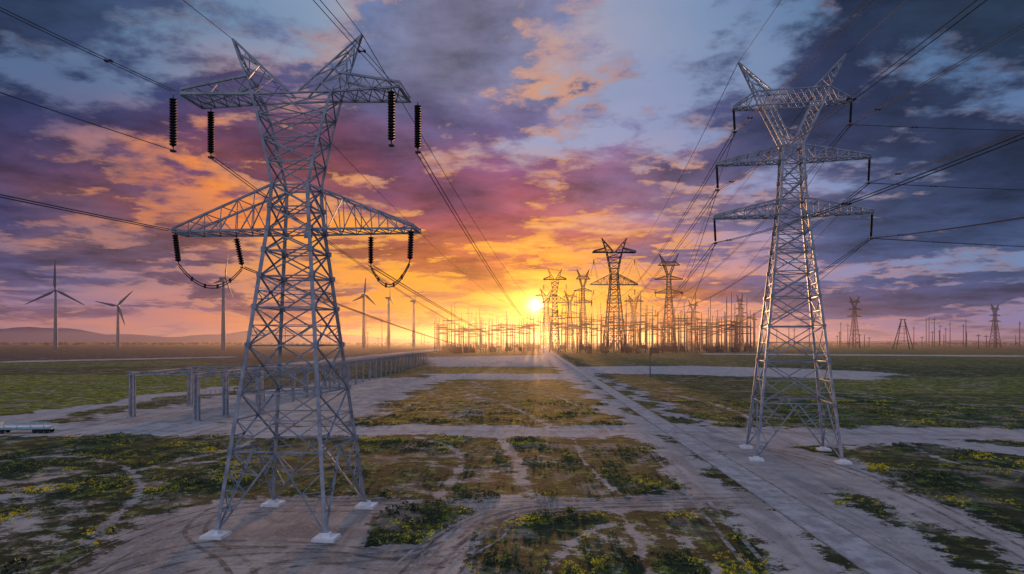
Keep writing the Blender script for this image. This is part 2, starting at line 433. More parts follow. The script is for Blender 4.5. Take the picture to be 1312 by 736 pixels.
# ---------------------------------------------------------------- power lines
pl=MB()
def farpt(fp,p):
    P,sc,wd,yaw=fp; return loc2w(P,yaw,(p[0]*wd*sc,p[1]*wd*sc,p[2]*sc))
dirL=Vector((-0.075,-1.0,0)); dirL.normalize()
def bundle(mb,p,q,sag,gap=0.45,r=0.05,n=40,sp=0):
    p=Vector(p);q=Vector(q); off=Vector((gap/2,0,0)); A=mb.wire(p+off,q+off,sag,r,n); B=mb.wire(p-off,q-off,sag,r,n)
    if sp:
        for i in range(2,n,sp):
            mb.bar(A[i],B[i],0.10,False); mb.box(A[i],0.16,0.4,0.16); mb.box(B[i],0.16,0.4,0.16)
for s,sy,bot in attU:
    a=loc2w(PL,YL,bot)
    if sy<0:
        top=loc2w(PL,YL,(bot[0],-2.3,47.4)); b=top+dirL*320; b.z+=3; bundle(pl,top,b,9,0.5,0.04,60,7)
        b=a+dirL*320+Vector((0,0,4))
        if s<0: pl.wire(a,b+Vector((-14,0,6)),9,0.045,50)
    else:
        q=farpt(f712,(s*12,0,44)); bundle(pl,a,q,50,0.5,0.06,60)
for s,sy,bot in attL:
    a=loc2w(PL,YL,(s*13.6,-1.6,32.2)) if sy<0 else loc2w(PL,YL,bot)
    if sy<0:
        b=a+dirL*320+Vector((0,0,4))
        if s<0: bundle(pl,a,b,5,0.9,0.045,60)
    else:
        q=farpt(f712,(s*13,0,30)); bundle(pl,a,q,34,0.5,0.06,60)
for s in (-1,1):
    a=loc2w(PL,YL,(s*7.4,0,53.8)); pl.wire(a,a+dirL*320+Vector((0,0,4)),6,0.04,50); pl.wire(a,farpt(f712,(s*7,0,53.8)),45,0.05,60)
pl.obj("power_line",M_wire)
pl=MB()
dirR=Vector((-0.10,-1.0,0)); dirR.normalize()
for s,bot in attR:
    a=loc2w(PR,YR,bot)
    b=a+dirR*330+Vector((0,0,8)); bundle(pl,a,b,11,0.6,0.045,60,9)
    zf=44 if bot[2]>45 else 30
    q=farpt(f785,(s*12,0,zf)); bundle(pl,a,q,44,0.6,0.07,60)
    if s>0:
        b=a+Vector((260,-30,6)); bundle(pl,a,b,7,0.7,0.05,50,8)
    q=farpt(f855,(s*12,0,bot[2]*0.95)); pl.wire(a,q,38,0.06,60)
for s in (-1,1):
    a=loc2w(PR,YR,(s*8.9,0,69.6)); pl.wire(a,a+dirR*330+Vector((0,0,6)),8,0.045,60); pl.wire(a,farpt(f785,(s*7,0,53.8)),40,0.06,60)
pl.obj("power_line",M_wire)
pl=MB()
for A,B in ((f785,f748),(f748,f712),(f855,f785)):
    for z in (44,30):
        for s in (-1,1): pl.wire(farpt(A,(s*11,0,z)),farpt(B,(s*11,0,z)),8,0.16,14)
for A in (f785,f855,f748,f712):
    for s in (-1,1):
        for z in (44,30):
            a=farpt(A,(s*12,0,z)); pl.wire(a,a+Vector((60,700,-30)),14,0.16,14)
            pl.bar(a,a-Vector((0,0,9)),0.8,False)
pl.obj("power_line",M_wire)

# ---------------------------------------------------------------- wind turbines
def turbine(px,hub_y,Yd,bl,ang0,face=0.0):
    z=H+(437-hub_y)*Yd/F; bl=bl*Yd/F
    e=empty("wind_turbine",((px-656)*Yd/F,Yd,0),face)
    t=MB(); t.lathe((0,0,0),(0,0,z-1.5),[(0,5.2),(0.02,4.9),(0.5,3.8),(1,2.5)],20); t.obj("tower",M_turb,e,True)
    n=MB(); n.lathe((0,9,z),(0,-5.5,z),[(0,1.6),(0.08,2.6),(0.5,2.9),(0.8,2.6),(0.84,2.9),(0.93,2.1),(1,0.3)],14); n.obj("nacelle",M_turb,e,True)
    for i in range(3):
        b=MB(); th=math.radians(ang0+120*i); d=Vector((math.cos(th),0,math.sin(th))); c=Vector((-math.sin(th),0,math.cos(th)))
        o=Vector((0,-4,z)); sec=[(0,1.3,1.3),(0.06,1.5,1.2),(0.2,3.3,0.8),(0.5,2.3,0.5),(0.8,1.5,0.3),(0.97,0.8,0.15),(1,0.15,0.05)]
        for t_,cw,th_ in sec:
            p=o+d*(bl*t_)
            for x,y in ((-0.35,0),(0.1,-0.5),(0.65,0),(0.1,0.5)): b.v.append(p+c*(x*cw*2.2)+Vector((0,y*th_*2,0)))
        for j in range(len(sec)-1):
            for i2 in range(4): b.f.append((j*4+i2,j*4+(i2+1)%4,(j+1)*4+(i2+1)%4,(j+1)*4+i2))
        b.obj("blade_%d"%(i+1),M_turb,e,True)
turbine(71,372,1750,38,90,0.35)
turbine(151,392,1900,26,48,0.3)
turbine(286,357,1500,34,75,1.55)
turbine(466,378,1850,22,85,0.9)
turbine(498,382,1850,20,95,1.5)
turbine(530,386,1850,18,100,1.5)

# ---------------------------------------------------------------- hills
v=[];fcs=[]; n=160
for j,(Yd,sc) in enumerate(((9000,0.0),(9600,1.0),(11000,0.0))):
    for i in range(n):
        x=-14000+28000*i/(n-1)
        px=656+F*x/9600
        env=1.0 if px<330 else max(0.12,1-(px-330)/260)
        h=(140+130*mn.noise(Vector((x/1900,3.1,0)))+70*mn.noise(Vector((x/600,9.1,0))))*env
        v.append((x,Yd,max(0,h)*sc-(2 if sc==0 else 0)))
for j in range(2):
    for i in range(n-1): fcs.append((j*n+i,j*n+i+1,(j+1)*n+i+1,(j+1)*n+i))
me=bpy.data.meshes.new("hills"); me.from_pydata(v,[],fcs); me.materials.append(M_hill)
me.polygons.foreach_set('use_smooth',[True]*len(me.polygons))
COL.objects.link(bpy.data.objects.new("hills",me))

# ---------------------------------------------------------------- ground layout
def poly(pts): return np.array([gp(*p) for p in pts])
def sdf(P,x,y,closed=True):
    d=np.full(x.shape,1e18); ins=np.zeros(x.shape,bool); n=len(P)
    for i in range(n if closed else n-1):
        a=P[i]; b=P[(i+1)%n]; ex,ey=b-a
        wx=x-a[0]; wy=y-a[1]; t=np.clip((wx*ex+wy*ey)/(ex*ex+ey*ey+1e-9),0,1)
        d=np.minimum(d,(wx-ex*t)**2+(wy-ey*t)**2)
        if closed:
            c=((a[1]>y)!=(b[1]>y))
            with np.errstate(divide='ignore',invalid='ignore'):
                xi=(b[0]-a[0])*(y-a[1])/(b[1]-a[1]+1e-12)+a[0]
            ins^=(c&(x<xi))
    d=np.sqrt(d); return np.where(ins,-d,d)
def catmull(P,n=14):
    out=[]; P=[P[0]]+P+[P[-1]]
    for i in range(1,len(P)-2):
        for j in range(n):
            t=j/n; p0,p1,p2,p3=[np.array(P[i+k]) for k in (-1,0,1,2)]
            out.append(0.5*((2*p1)+(-p0+p2)*t+(2*p0-5*p1+4*p2-p3)*t*t+(-p0+3*p1-3*p2+p3)*t**3))
    out.append(np.array(P[-2])); return out
BARE=[ # (polygon, kind 0 sand..1 pale gravel, softness m)
 ([(-300,534),(-300,562),(0,558),(400,559),(860,560),(960,572),(1312,566),(1700,580),(1700,556),(1312,550),(860,546),(430,546),(0,541)],0.9,4),
 ([(60,545),(450,546),(500,515),(570,488),(545,483),(440,487),(300,505),(200,522)],0.5,6),
 ([(-300,560),(60,528),(190,506),(310,494),(310,499),(190,512),(80,534),(-200,575)],0.8,2.5),
 ([(40,780),(70,735),(130,702),(200,660),(300,636),(480,641),(700,637),(930,628),(1010,636),(985,664),(900,653),(760,652),(660,658),(615,680),(600,710),(560,800)],0.30,3.2),
 ([(860,545),(960,556),(1060,585),(1100,598),(1200,640),(1312,694),(1450,760),(1420,800),(1312,733),(1180,668),(1110,634),(1065,636),(1150,680),(1270,745),(1330,800),(1150,800),(1110,736),(1000,648),(940,600),(845,548)],0.65,3.2),
 ([(735,470),(880,469),(1010,472),(1150,478),(1125,487),(900,481),(740,478)],1.0,9),
 ([(540,458),(700,455),(712,470),(560,470)],0.7,12),
 ([(545,479),(760,479),(770,486),(560,487)],0.9,5),
 ([(772,486),(784,486),(908,546),(888,547)],0.8,2),
 ([(1140,553),(1312,574),(1500,600),(1500,612),(1312,584),(1120,558)],0.9,2),
 ([(676,437.8),(690,437.8),(1180,800),(1080,800)],0.75,2.8),
 ([(0,463),(300,457),(300,458),(0,465)],0.6,6),
 ([(300,472),(560,447),(566,449),(310,475)],0.6,6),
 ([(900,453),(1312,455.5),(1312,457.5),(900,454.5)],0.8,8),
]
HOLES=[[(478,664),(500,648),(545,642),(592,650),(588,672),(545,698),(470,706)],]
TRAILS=[ # winding foot and vehicle trails (polyline, half width, strength)
 ([(530,560),(575,572),(592,592),(578,615),(560,638)],0.9,0.62),
 ([(640,560),(662,590),(668,615),(690,640)],1.3,0.60),
 ([(735,560),(748,590),(772,615),(800,640)],0.5,0.60),
 ([(0,640),(60,612),(150,608),(230,590),(300,575),(330,560)],1.1,0.58),
 ([(-60,600),(60,585),(140,592),(180,620),(150,660),(110,700)],0.9,0.58),
 ([(470,540),(540,515),(600,508),(650,520),(705,546)],0.9,0.55),
 ([(600,486),(640,505),(690,500),(740,520)],0.9,0.52),
 ([(700,736),(740,690),(800,670),(870,690),(920,736)],0.7,0.58),
 ([(830,736),(815,690),(790,655)],0.5,0.6),
 ([(1150,560),(1210,590),(1312,605),(1400,640)],0.9,0.55),
 ([(800,500),(880,510),(950,530),(960,548)],1.2,0.55),
 ([(1080,500),(1180,515),(1312,520)],1.4,0.5),
 ([(0,505),(120,500),(250,492),(330,480)],1.6,0.5),
]
PATCH=[ # partly bare, noise-broken
 ([(-200,640),(60,600),(150,640),(100,690),(20,760),(-200,800)],0.42),
 ([(640,575),(690,580),(700,636),(650,636)],0.44),
 ([(560,565),(610,570),(580,630),(540,632)],0.40),
 ([(720,700),(800,655),(850,700),(820,780),(700,780)],0.38),
 ([(830,560),(920,600),(950,630),(880,628)],0.42),
 ([(0,700),(110,640),(200,640),(90,720),(0,760)],0.5),
 ([(600,490),(640,490),(600,546),(520,546)],0.34),
 ([(250,560),(330,600),(280,640),(200,640)],0.34),
 ([(1160,690),(1312,720),(1312,760),(1200,760)],0.36),
]
BP=[(poly(p),k,s) for p,k,s in BARE]; HP=[poly(p) for p in HOLES]; PP=[(poly(p),a) for p,a in PATCH]
TRL=[(np.array(catmull([gp(*q) for q in p],5)),hw,a) for p,hw,a in TRAILS]
def zones(x,y):
    bare=np.zeros(x.shape); kind=np.full(x.shape,0.3)
    amp=np.clip(np.abs(y)/90,0.6,2.5)
    xw=x+amp*(1.3*np.sin(y*0.13+x*0.04)+0.7*np.sin(y*0.37+x*0.21+1.3)); yw=y+amp*(1.2*np.sin(x*0.11+0.7)+0.8*np.sin(x*0.29+y*0.1+2.0))
    for P,k,s in BP:
        d=sdf(P,xw,yw); m=np.clip(0.5-d/(2*s),0,1)
        kind=np.where(m>bare,k,kind); bare=np.maximum(bare,m)
    for P in HP:
        d=sdf(P,xw,yw); m=np.clip(0.5-d/2.5,0,1); bare=bare*(1-m)
    for P,a in PP:
        d=sdf(P,xw,yw); m=np.clip(0.5-d/14,0,1)*a; bare=np.maximum(bare,m)
    for P,hw,a in TRL:
        d=sdf(P,x,y,False); m=np.clip(1.5-d/hw,0,1)*a; bare=np.maximum(bare,m)
    return bare,kind
TINT=[
 ([(-900,484),(300,480),(300,500),(60,528),(-900,600)],(0.13,0.14,0.022)),
 ([(-900,440),(560,440),(560,452),(300,470),(-900,484)],(0.050,0.040,0.038)),
 ([(-500,470),(250,462),(300,468),(-500,480)],(0.09,0.10,0.025)),
 ([(575,484),(730,484),(795,546),(450,546)],(0.17,0.11,0.020)),  # dry-grass ochre with the orange sunset glow put into the tint
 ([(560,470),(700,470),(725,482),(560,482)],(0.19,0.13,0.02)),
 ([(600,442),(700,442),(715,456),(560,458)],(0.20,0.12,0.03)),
 ([(730,484),(960,486),(960,548),(800,548)],(0.075,0.075,0.024)),
 ([(700,442),(1000,442),(1500,455),(1500,470),(760,468)],(0.070,0.085,0.022)),
 ([(960,486),(1600,480),(1600,505),(1000,505)],(0.10,0.12,0.025)),
 ([(1000,505),(1600,505),(1700,552),(960,548)],(0.045,0.072,0.022)),
 ([(1050,560),(1700,575),(1700,800),(1400,760)],(0.036,0.054,0.020)),
]
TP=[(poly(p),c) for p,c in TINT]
def axis(lo,hi,step,g,far):
    a=list(np.arange(lo,hi,step)); x=hi
    while x<far: a.append(x); x+=max(step,(x-hi)*g+step)
    a.append(far); return a
xs=axis(0,110,0.7,0.022,26000); xn=axis(0,80,0.7,0.022,26000)
xs=np.array(sorted(set([-v for v in xn]+xs)))
ys=[-9000,-3000,-1000,-300,-80,0,25]; y=38.0
while y<26000: ys.append(y); y*=1.0085 if y<1500 else 1.05
ys.append(26000); ys=np.array(ys)
gx,gy=np.meshgrid(xs,ys); nx,ny=len(xs),len(ys); fx,fy=gx.ravel(),gy.ravel()
bare,kind=zones(fx,fy)
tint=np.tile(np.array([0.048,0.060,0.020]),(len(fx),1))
farb=np.clip((fy-700)/1500,0,1)[:,None]; tint=tint*(1-farb)+np.array([0.07,0.055,0.05])*farb  # distance haze put into the ground colour as a purple-brown shift
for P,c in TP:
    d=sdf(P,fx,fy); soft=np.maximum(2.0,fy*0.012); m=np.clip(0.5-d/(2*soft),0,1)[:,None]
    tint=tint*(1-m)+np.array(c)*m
me=bpy.data.meshes.new("ground")
nv=len(fx); co=np.zeros((nv,3)); co[:,0]=fx; co[:,1]=fy
idx=np.arange(nv).reshape(ny,nx); q=np.stack([idx[:-1,:-1],idx[:-1,1:],idx[1:,1:],idx[1:,:-1]],-1).reshape(-1,4)
me.vertices.add(nv); me.vertices.foreach_set('co',co.ravel())
me.loops.add(q.size); me.loops.foreach_set('vertex_index',q.ravel().astype(np.int32))
me.polygons.add(len(q)); me.polygons.foreach_set('loop_start',(np.arange(len(q))*4).astype(np.int32))
me.update(calc_edges=True); me.validate()
a=me.attributes.new("bare",'FLOAT','POINT'); a.data.foreach_set('value',bare.astype(np.float32))
a=me.attributes.new("kind",'FLOAT','POINT'); a.data.foreach_set('value',kind.astype(np.float32))
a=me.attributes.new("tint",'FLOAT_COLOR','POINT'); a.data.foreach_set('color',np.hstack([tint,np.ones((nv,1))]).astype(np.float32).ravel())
m,t,b=mat("ground_soil_and_scrub")
def attr(t,n):
    x=t.node('ShaderNodeAttribute'); x.attribute_name=n; return x
pos=t.node('ShaderNodeNewGeometry').outputs['Position']
nA=t.noise(pos,0.045,4,0.6,0.4); nB=t.noise(pos,0.35,6,0.70,0.1); nC=t.noise(pos,2.6,4,0.68); nD=t.noise(t.mapv(pos,(1,1,1),(50,9,0)),0.12,7,0.72,0.3)
nE=t.noise(t.mapv(pos,(0.4,0.05,1),(5,9,0),(0,0,0.25)),1.0,4,0.6,0.4)
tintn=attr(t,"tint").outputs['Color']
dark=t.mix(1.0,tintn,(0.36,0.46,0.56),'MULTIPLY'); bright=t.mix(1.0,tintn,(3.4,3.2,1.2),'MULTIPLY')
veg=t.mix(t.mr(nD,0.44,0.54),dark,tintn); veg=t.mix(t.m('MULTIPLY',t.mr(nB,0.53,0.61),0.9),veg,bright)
veg=t.mix(t.m('MULTIPLY',t.mr(nC,0.50,0.60),0.75),veg,dark)
soil=t.mix(t.mr(nB,0.35,0.65),(0.14,0.11,0.09),(0.32,0.25,0.20))
veg=t.mix(t.m('MULTIPLY',t.m('MULTIPLY',t.mr(nA,0.44,0.56),t.mr(nD,0.51,0.58)),0.85),veg,soil)
kd=attr(t,"kind").outputs['Fac']
sand=t.mix(t.mr(nD,0.40,0.58),(0.15,0.12,0.095),(0.43,0.35,0.28)); pale=t.mix(t.mr(nB,0.3,0.7),(0.29,0.275,0.27),(0.47,0.44,0.42))
br_=t.mix(kd,sand,pale)
br_=t.mix(t.m('MULTIPLY',t.mr(nE,0.50,0.62),0.45),br_,(0.16,0.135,0.12))
br_=t.mix(t.m('MULTIPLY',t.mr(nC,0.5,0.7),0.35),br_,(0.50,0.45,0.41))
bf=attr(t,"bare").outputs['Fac']
wob=t.m('ADD',t.m('MULTIPLY',t.m('SUBTRACT',nB,0.5),1.6),t.m('MULTIPLY',t.m('SUBTRACT',nD,0.5),1.4))
wob=t.m('ADD',wob,t.m('MULTIPLY',t.m('SUBTRACT',nC,0.5),0.7))
k=t.mr(t.m('ADD',bf,wob),0.40,0.58,0,1,True)
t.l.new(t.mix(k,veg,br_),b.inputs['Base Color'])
b.inputs['Roughness'].default_value=0.9; b.inputs['Specular IOR Level'].default_value=0.15
hgt=t.m('ADD',t.m('MULTIPLY',nB,0.45),t.m('MULTIPLY',nC,0.16))
bn=t.node('ShaderNodeBump'); bn.inputs['Strength'].default_value=0.8; bn.inputs['Distance'].default_value=1.0
t.l.new(hgt,bn.inputs['Height']); t.l.new(bn.outputs[0],b.inputs['Normal'])
me.materials.append(m)
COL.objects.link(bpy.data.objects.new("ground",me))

def strip(name,fn0,fn1,ya,yb,z,m,n=200,th=0.0):
    v=[];f=[]
    for i in range(n+1):
        y=ya*(yb/ya)**(i/n); v+= [(fn0(y),y,z),(fn1(y),y,z)]
    for i in range(n): f.append((2*i,2*i+1,2*i+3,2*i+2))
    if th:
        o=len(v); v+=[(x,y,0) for x,y,_ in v]
        for i in range(n):
            f.append((2*i,2*i+2,o+2*i+2,o+2*i)); f.append((2*i+1,o+2*i+1,o+2*i+3,2*i+3))
    me=bpy.data.meshes.new(name); me.from_pydata(v,[],f); me.materials.append(m)
    o=bpy.data.objects.new(name,me); COL.objects.link(o); return o
m,t,b=mat("road_surface")
pos=t.node('ShaderNodeNewGeometry').outputs['Position']
n_=t.noise(pos,0.35,6,0.70); n2_=t.noise(t.mapv(pos,(1.2,0.05,1),(0,0,0),(0,0,0.031)),1.0,3,0.6); n3_=t.noise(pos,5,4,0.65)
c=t.mix(t.mr(n_,0.38,0.62),(0.26,0.235,0.225),(0.46,0.43,0.41)); c=t.mix(t.m('MULTIPLY',t.mr(n2_,0.46,0.66),0.3),c,(0.19,0.17,0.165)); c=t.mix(t.m('MULTIPLY',t.mr(n3_,0.5,0.65),0.4),c,(0.47,0.41,0.36))
t.l.new(c,b.inputs['Base Color']); b.inputs['Roughness'].default_value=0.9; b.inputs['Specular IOR Level'].default_value=0.12
rx=lambda o:(lambda y:o+0.031*y)
ar=empty("access_road")
for nm,a_,b_,z,th in (("carriageway",28.9,33.2,0.006,0),("kerb_left",28.68,28.9,0.10,1),("kerb_right",33.2,33.42,0.10,1)):
    o=strip(nm,rx(a_),rx(b_),38,2600,z,m if nm=="carriageway" else M_kerb,200,th); o.parent=ar

def trackmat(name,c1,c2,amax):
    m,t,b=mat(name)
    pos=t.node('ShaderNodeNewGeometry').outputs['Position']
    n_=t.noise(pos,0.6,4,0.7); t.l.new(t.mix(t.mr(n_,0.4,0.6),c1,c2),b.inputs['Base Color'])
    t.l.new(t.mr(t.noise(pos,0.55,5,0.75),0.38,0.62,0.0,amax),b.inputs['Alpha']); b.inputs['Roughness'].default_value=0.9; b.inputs['Specular IOR Level'].default_value=0.1
    return m
M_tr1=trackmat("rut_dirt",(0.12,0.10,0.085),(0.19,0.16,0.135),0.65); M_tr2=trackmat("rut_dust",(0.42,0.37,0.33),(0.55,0.50,0.47),0.65)
tv=[];tf=[];tmi=[];tz=0.010
A_=(-3.1,-2.0,-0.95,0.95,1.9,3.0); B_=(-0.95,0.95)
for line,offs in (([(60,760),(160,700),(300,655),(450,650),(640,646),(800,642),(960,640)],A_),
             ([(120,760),(260,720),(420,712),(520,722),(600,690),(660,655),(900,642)],A_),
             ([(90,745),(250,700),(400,700),(520,712),(610,682),(680,652),(930,646)],B_),
             ([(300,760),(360,725),(470,715),(570,700),(610,672),(700,648)],B_),
             ([(520,760),(560,715),(600,680),(660,655),(760,648),(930,644)],A_),
             ([(320,760),(300,720),(250,680),(300,645),(400,640),(520,646)],B_),
             ([(0,551),(300,553),(600,553),(900,554),(1312,559)],B_),
             ([(860,552),(980,575),(1080,600),(1200,650),(1420,770)],B_),
             ([(1000,640),(1100,680),(1240,760)],B_),
             ([(820,560),(860,600),(930,680),(980,740)],B_),
             ([(150,545),(300,520),(470,500)],A_)):
    pts=catmull([gp(*p) for p in line])
    for j,off in enumerate(offs):
        o=len(tv); tz+=0.0011; hw=0.26 if abs(off)<1.5 else 0.17
        for i,p in enumerate(pts):
            d=pts[min(i+1,len(pts)-1)]-pts[max(i-1,0)]; d=d/(np.linalg.norm(d)+1e-9); nrm=np.array([-d[1],d[0]])
            for e in (-hw,hw): tv.append((*(p+nrm*(off+e)),tz))
        for i in range(len(pts)-1): tf.append((o+2*i,o+2*i+1,o+2*i+3,o+2*i+2)); tmi.append((0,1)[(j+len(line))%2] if len(offs)>2 else (1 if len(line)<5 else 0))
me=bpy.data.meshes.new("dirt_tracks"); me.from_pydata(tv,[],tf); me.materials.append(M_tr1); me.materials.append(M_tr2)
me.polygons.foreach_set('material_index',tmi); COL.objects.link(bpy.data.objects.new("dirt_tracks",me))

# ---------------------------------------------------------------- scrub
N=52000
bx=rng.uniform(-95,140,N); by=50*(230/50)**rng.uniform(0,1,N)
bb,_=zones(bx,by); keep=[]
for i in range(N):
    if bb[i]>0.43: continue
    if 27<bx[i]-0.031*by[i]<35: continue
    g=mn.fractal(Vector((bx[i]/11,by[i]/11,0.3)),1.0,2.0,4)+0.5*mn.noise(Vector((bx[i]/3,by[i]/3,5)))
    if g+rng.uniform(-0.3,0.3)>0.03: keep.append((bx[i],by[i],g))
extra=[]
for (u,v_) in ((500,660),(515,650),(530,655),(548,668),(570,657),(578,655),(520,672),(495,690),(540,690),(1075,645),(1130,660),(730,655),(700,668),(760,690),(700,632),(620,640),(860,660),(950,690),(40,720),(20,735)):
    x_,y_=gp(u,v_)
    for _ in range(4): extra.append((x_+rng.normal()*0.8,y_+rng.normal()*0.8,0.9))
print("bushes",len(keep))
allb=np.array(keep+extra); nb=len(allb); per=20
big=np.clip(allb[:,2],0.1,0.9)
rad=(0.20+0.50*big*rng.uniform(0.3,1.35,nb)); hh=rad*rng.uniform(0.45,0.85,nb)
c=np.repeat(allb[:,:2],per,0); R=np.repeat(rad,per); Hh=np.repeat(hh,per); M=nb*per
u=rng.normal(size=(M,3)); u/=np.linalg.norm(u,axis=1)[:,None]; r=rng.uniform(0.35,1,M)**0.6
cen=np.stack([c[:,0]+u[:,0]*r*R,c[:,1]+u[:,1]*r*R,np.abs(u[:,2])*r*Hh*1.1+0.05],1)
t1=rng.normal(size=(M,3)); t1/=np.linalg.norm(t1,axis=1)[:,None]; t2=np.cross(t1,rng.normal(size=(M,3))); t2/=np.linalg.norm(t2,axis=1)[:,None]
sz=(R*rng.uniform(0.16,0.36,M))[:,None]
vv=np.stack([cen-t1*sz,cen-t2*sz*0.6,cen+t1*sz,cen+t2*sz*0.6],1).reshape(-1,3)
vv[:,2]=np.maximum(vv[:,2],0.01)
me=bpy.data.meshes.new("scrub_bushes"); me.vertices.add(M*4); me.vertices.foreach_set('co',vv.ravel())
me.loops.add(M*4); me.loops.foreach_set('vertex_index',np.arange(M*4,dtype=np.int32)); me.polygons.add(M); me.polygons.foreach_set('loop_start',(np.arange(M)*4).astype(np.int32))
me.update(calc_edges=True)
hue=np.array([mn.noise(Vector((p[0]/8,p[1]/8,11))) for p in allb])
tone=np.repeat(np.clip(rng.normal(0.46,0.20,nb)+1.2*hue,0,1),per)+rng.normal(0,0.14,M)
a=me.attributes.new("tone",'FLOAT','FACE'); a.data.foreach_set('value',np.clip(tone,0,1).astype(np.float32))
m,t,b=mat("scrub_leaves"); tn=attr(t,"tone").outputs['Fac']
cr=t.node('ShaderNodeValToRGB'); t.l.new(tn,cr.inputs[0]); e=cr.color_ramp.elements
e[0].color=(0.022,0.036,0.018,1); e[1].color=(0.85,0.66,0.03,1); x_=cr.color_ramp.elements.new(0.45); x_.color=(0.07,0.10,0.020,1); x_=cr.color_ramp.elements.new(0.72); x_.color=(0.38,0.37,0.025,1)
t.l.new(cr.outputs[0],b.inputs['Base Color']); b.inputs['Roughness'].default_value=0.7
me.materials.append(m); COL.objects.link(bpy.data.objects.new("scrub_bushes",me))

# ---------------------------------------------------------------- equipment yard gantry
gy_=empty("busbar_gantry")
gb=MB()
def post(mb,x,y,h,wd=1.0):
    for a in (-1,1):
        for c_ in (-1,1): mb.bar((x+a*wd/2,y+c_*wd/2,0),(x+a*wd/2*0.8,y+c_*wd/2*0.8,h),0.34,False)
    z=0
    while z<h-1.2:
        for a,b_ in (((-1,-1),(1,-1)),((1,-1),(1,1)),((1,1),(-1,1)),((-1,1),(-1,-1))):
            k0=wd/2
            mb.bar((x+a[0]*k0,y+a[1]*k0,z),(x+b_[0]*k0*.95,y+b_[1]*k0*.95,z+1.2),0.16)
        z+=1.2
    mb.box((x,y,0.15),1.8,1.8,0.3)
def truss(mb,p,q,d=0.8,n=12):
    p=Vector(p);q=Vector(q); up_=Vector((0,0,d)); sd=(q-p).cross(Vector((0,0,1))).normalized()*d*0.5
    for s in (-1,1):
        mb.bar(p+sd*s,q+sd*s,0.2,False); mb.bar(p+sd*s+up_,q+sd*s+up_,0.2,False)
        for i in range(n):
            a=p.lerp(q,i/n)+sd*s; b_=p.lerp(q,(i+1)/n)+sd*s
            mb.bar(a if i%2 else a+up_,b_+up_ if i%2 else b_,0.12)
for x,y in ((-99,178),(-78.5,170),(-76,181),(-70,190),(-99,210),(-78,210)): post(gb,x,y,11.6)
truss(gb,(-100.5,178,11.2),(-75,181,11.2)); truss(gb,(-99,178,10.9),(-99,210,10.9)); truss(gb,(-78.5,169,11.0),(-78,211,11.0),0.8,18); truss(gb,(-100,210,11.2),(-69,210,11.2)); truss(gb,(-76,181,10.4),(-68,192,10.4),.8,6)
gb.obj("portal_frame",M_steel,gy_)
gb=MB()
y=225
while y<600:
    for x in (-82,-72): gb.box((x,y,4.5),0.8,0.8,9.0,0.85); gb.box((x,y,9.6),0.35,0.35,1.2)
    gb.box((-77,y,9.05),11.2,0.6,0.55)
    for x in (-80,-77,-74): gb.lathe((x,y,9.3),(x,y,10.8),[(0,.15),(.2,.3),(.4,.15),(.6,.3),(.8,.15),(1,.1)],8)
    y+=15
for x in (-80,-77,-74): gb.wire((x,225,10.8),(x,600,10.8),0.0,0.12,2)
gb.obj("bus_supports",simple("bus_support_paint",(0.16,0.16,0.18),(0.26,0.26,0.28),0.4,0.7),gy_)
fb=MB(); M_f=simple("fence_metal",(0.22,0.22,0.24),(0.32,0.32,0.34),1,0.6,0.3)
fl=[gp(200,521),gp(300,503),gp(440,489),gp(545,486)]
for (a0,b0) in zip(fl[:-1],fl[1:]):
    n=max(2,int(math.dist(a0,b0)/4))
    for i in range(n+1):
        x=a0[0]+(b0[0]-a0[0])*i/n; y=a0[1]+(b0[1]-a0[1])*i/n; fb.bar((x,y,0),(x,y,2.2),0.14,False)
    for z in (0.5,1.1,1.7,2.15): fb.bar((*a0,z),(*b0,z),0.05,False)
fb.obj("fence",M_f)
tr=empty("flatbed_trailer",(gp(34,555)[0],gp(34,555)[1],0),0.1)
a=MB(); a.box((0,0,1.05),11,2.5,0.25); a.box((0,0,0.80),10.4,0.9,0.2); a.box((-5.4,0,1.8),0.15,2.5,1.2)
for x in (-4,-1.3,1.4,4.1):
    for y in (-1.15,1.15): a.bar((x,y,1.19),(x,y,2.2),0.12,False)
for y in (-1.15,1.15): a.bar((-4,y,2.2),(4.1,y,2.2),0.12,False)
a.obj("deck",simple("trailer_paint",(0.22,0.42,0.45),(0.30,0.50,0.52),1,0.5),tr)
a=MB()
for x in (2.2,3.4,4.6,-4.4):
    for y in (-1.0,1.0): a.lathe((x,y-0.18,0.5),(x,y+0.18,0.5),[(0,.3),(.05,.5),(.95,.5),(1,.3)],16)
a.obj("wheels",M_tyre,tr)
a=MB()
for i in range(6): a.lathe((-5,-0.95+0.38*i,1.36),(5,-0.95+0.38*i,1.36),[(0,.18),(1,.18)],8)
a.obj("pipes",M_conc,tr)

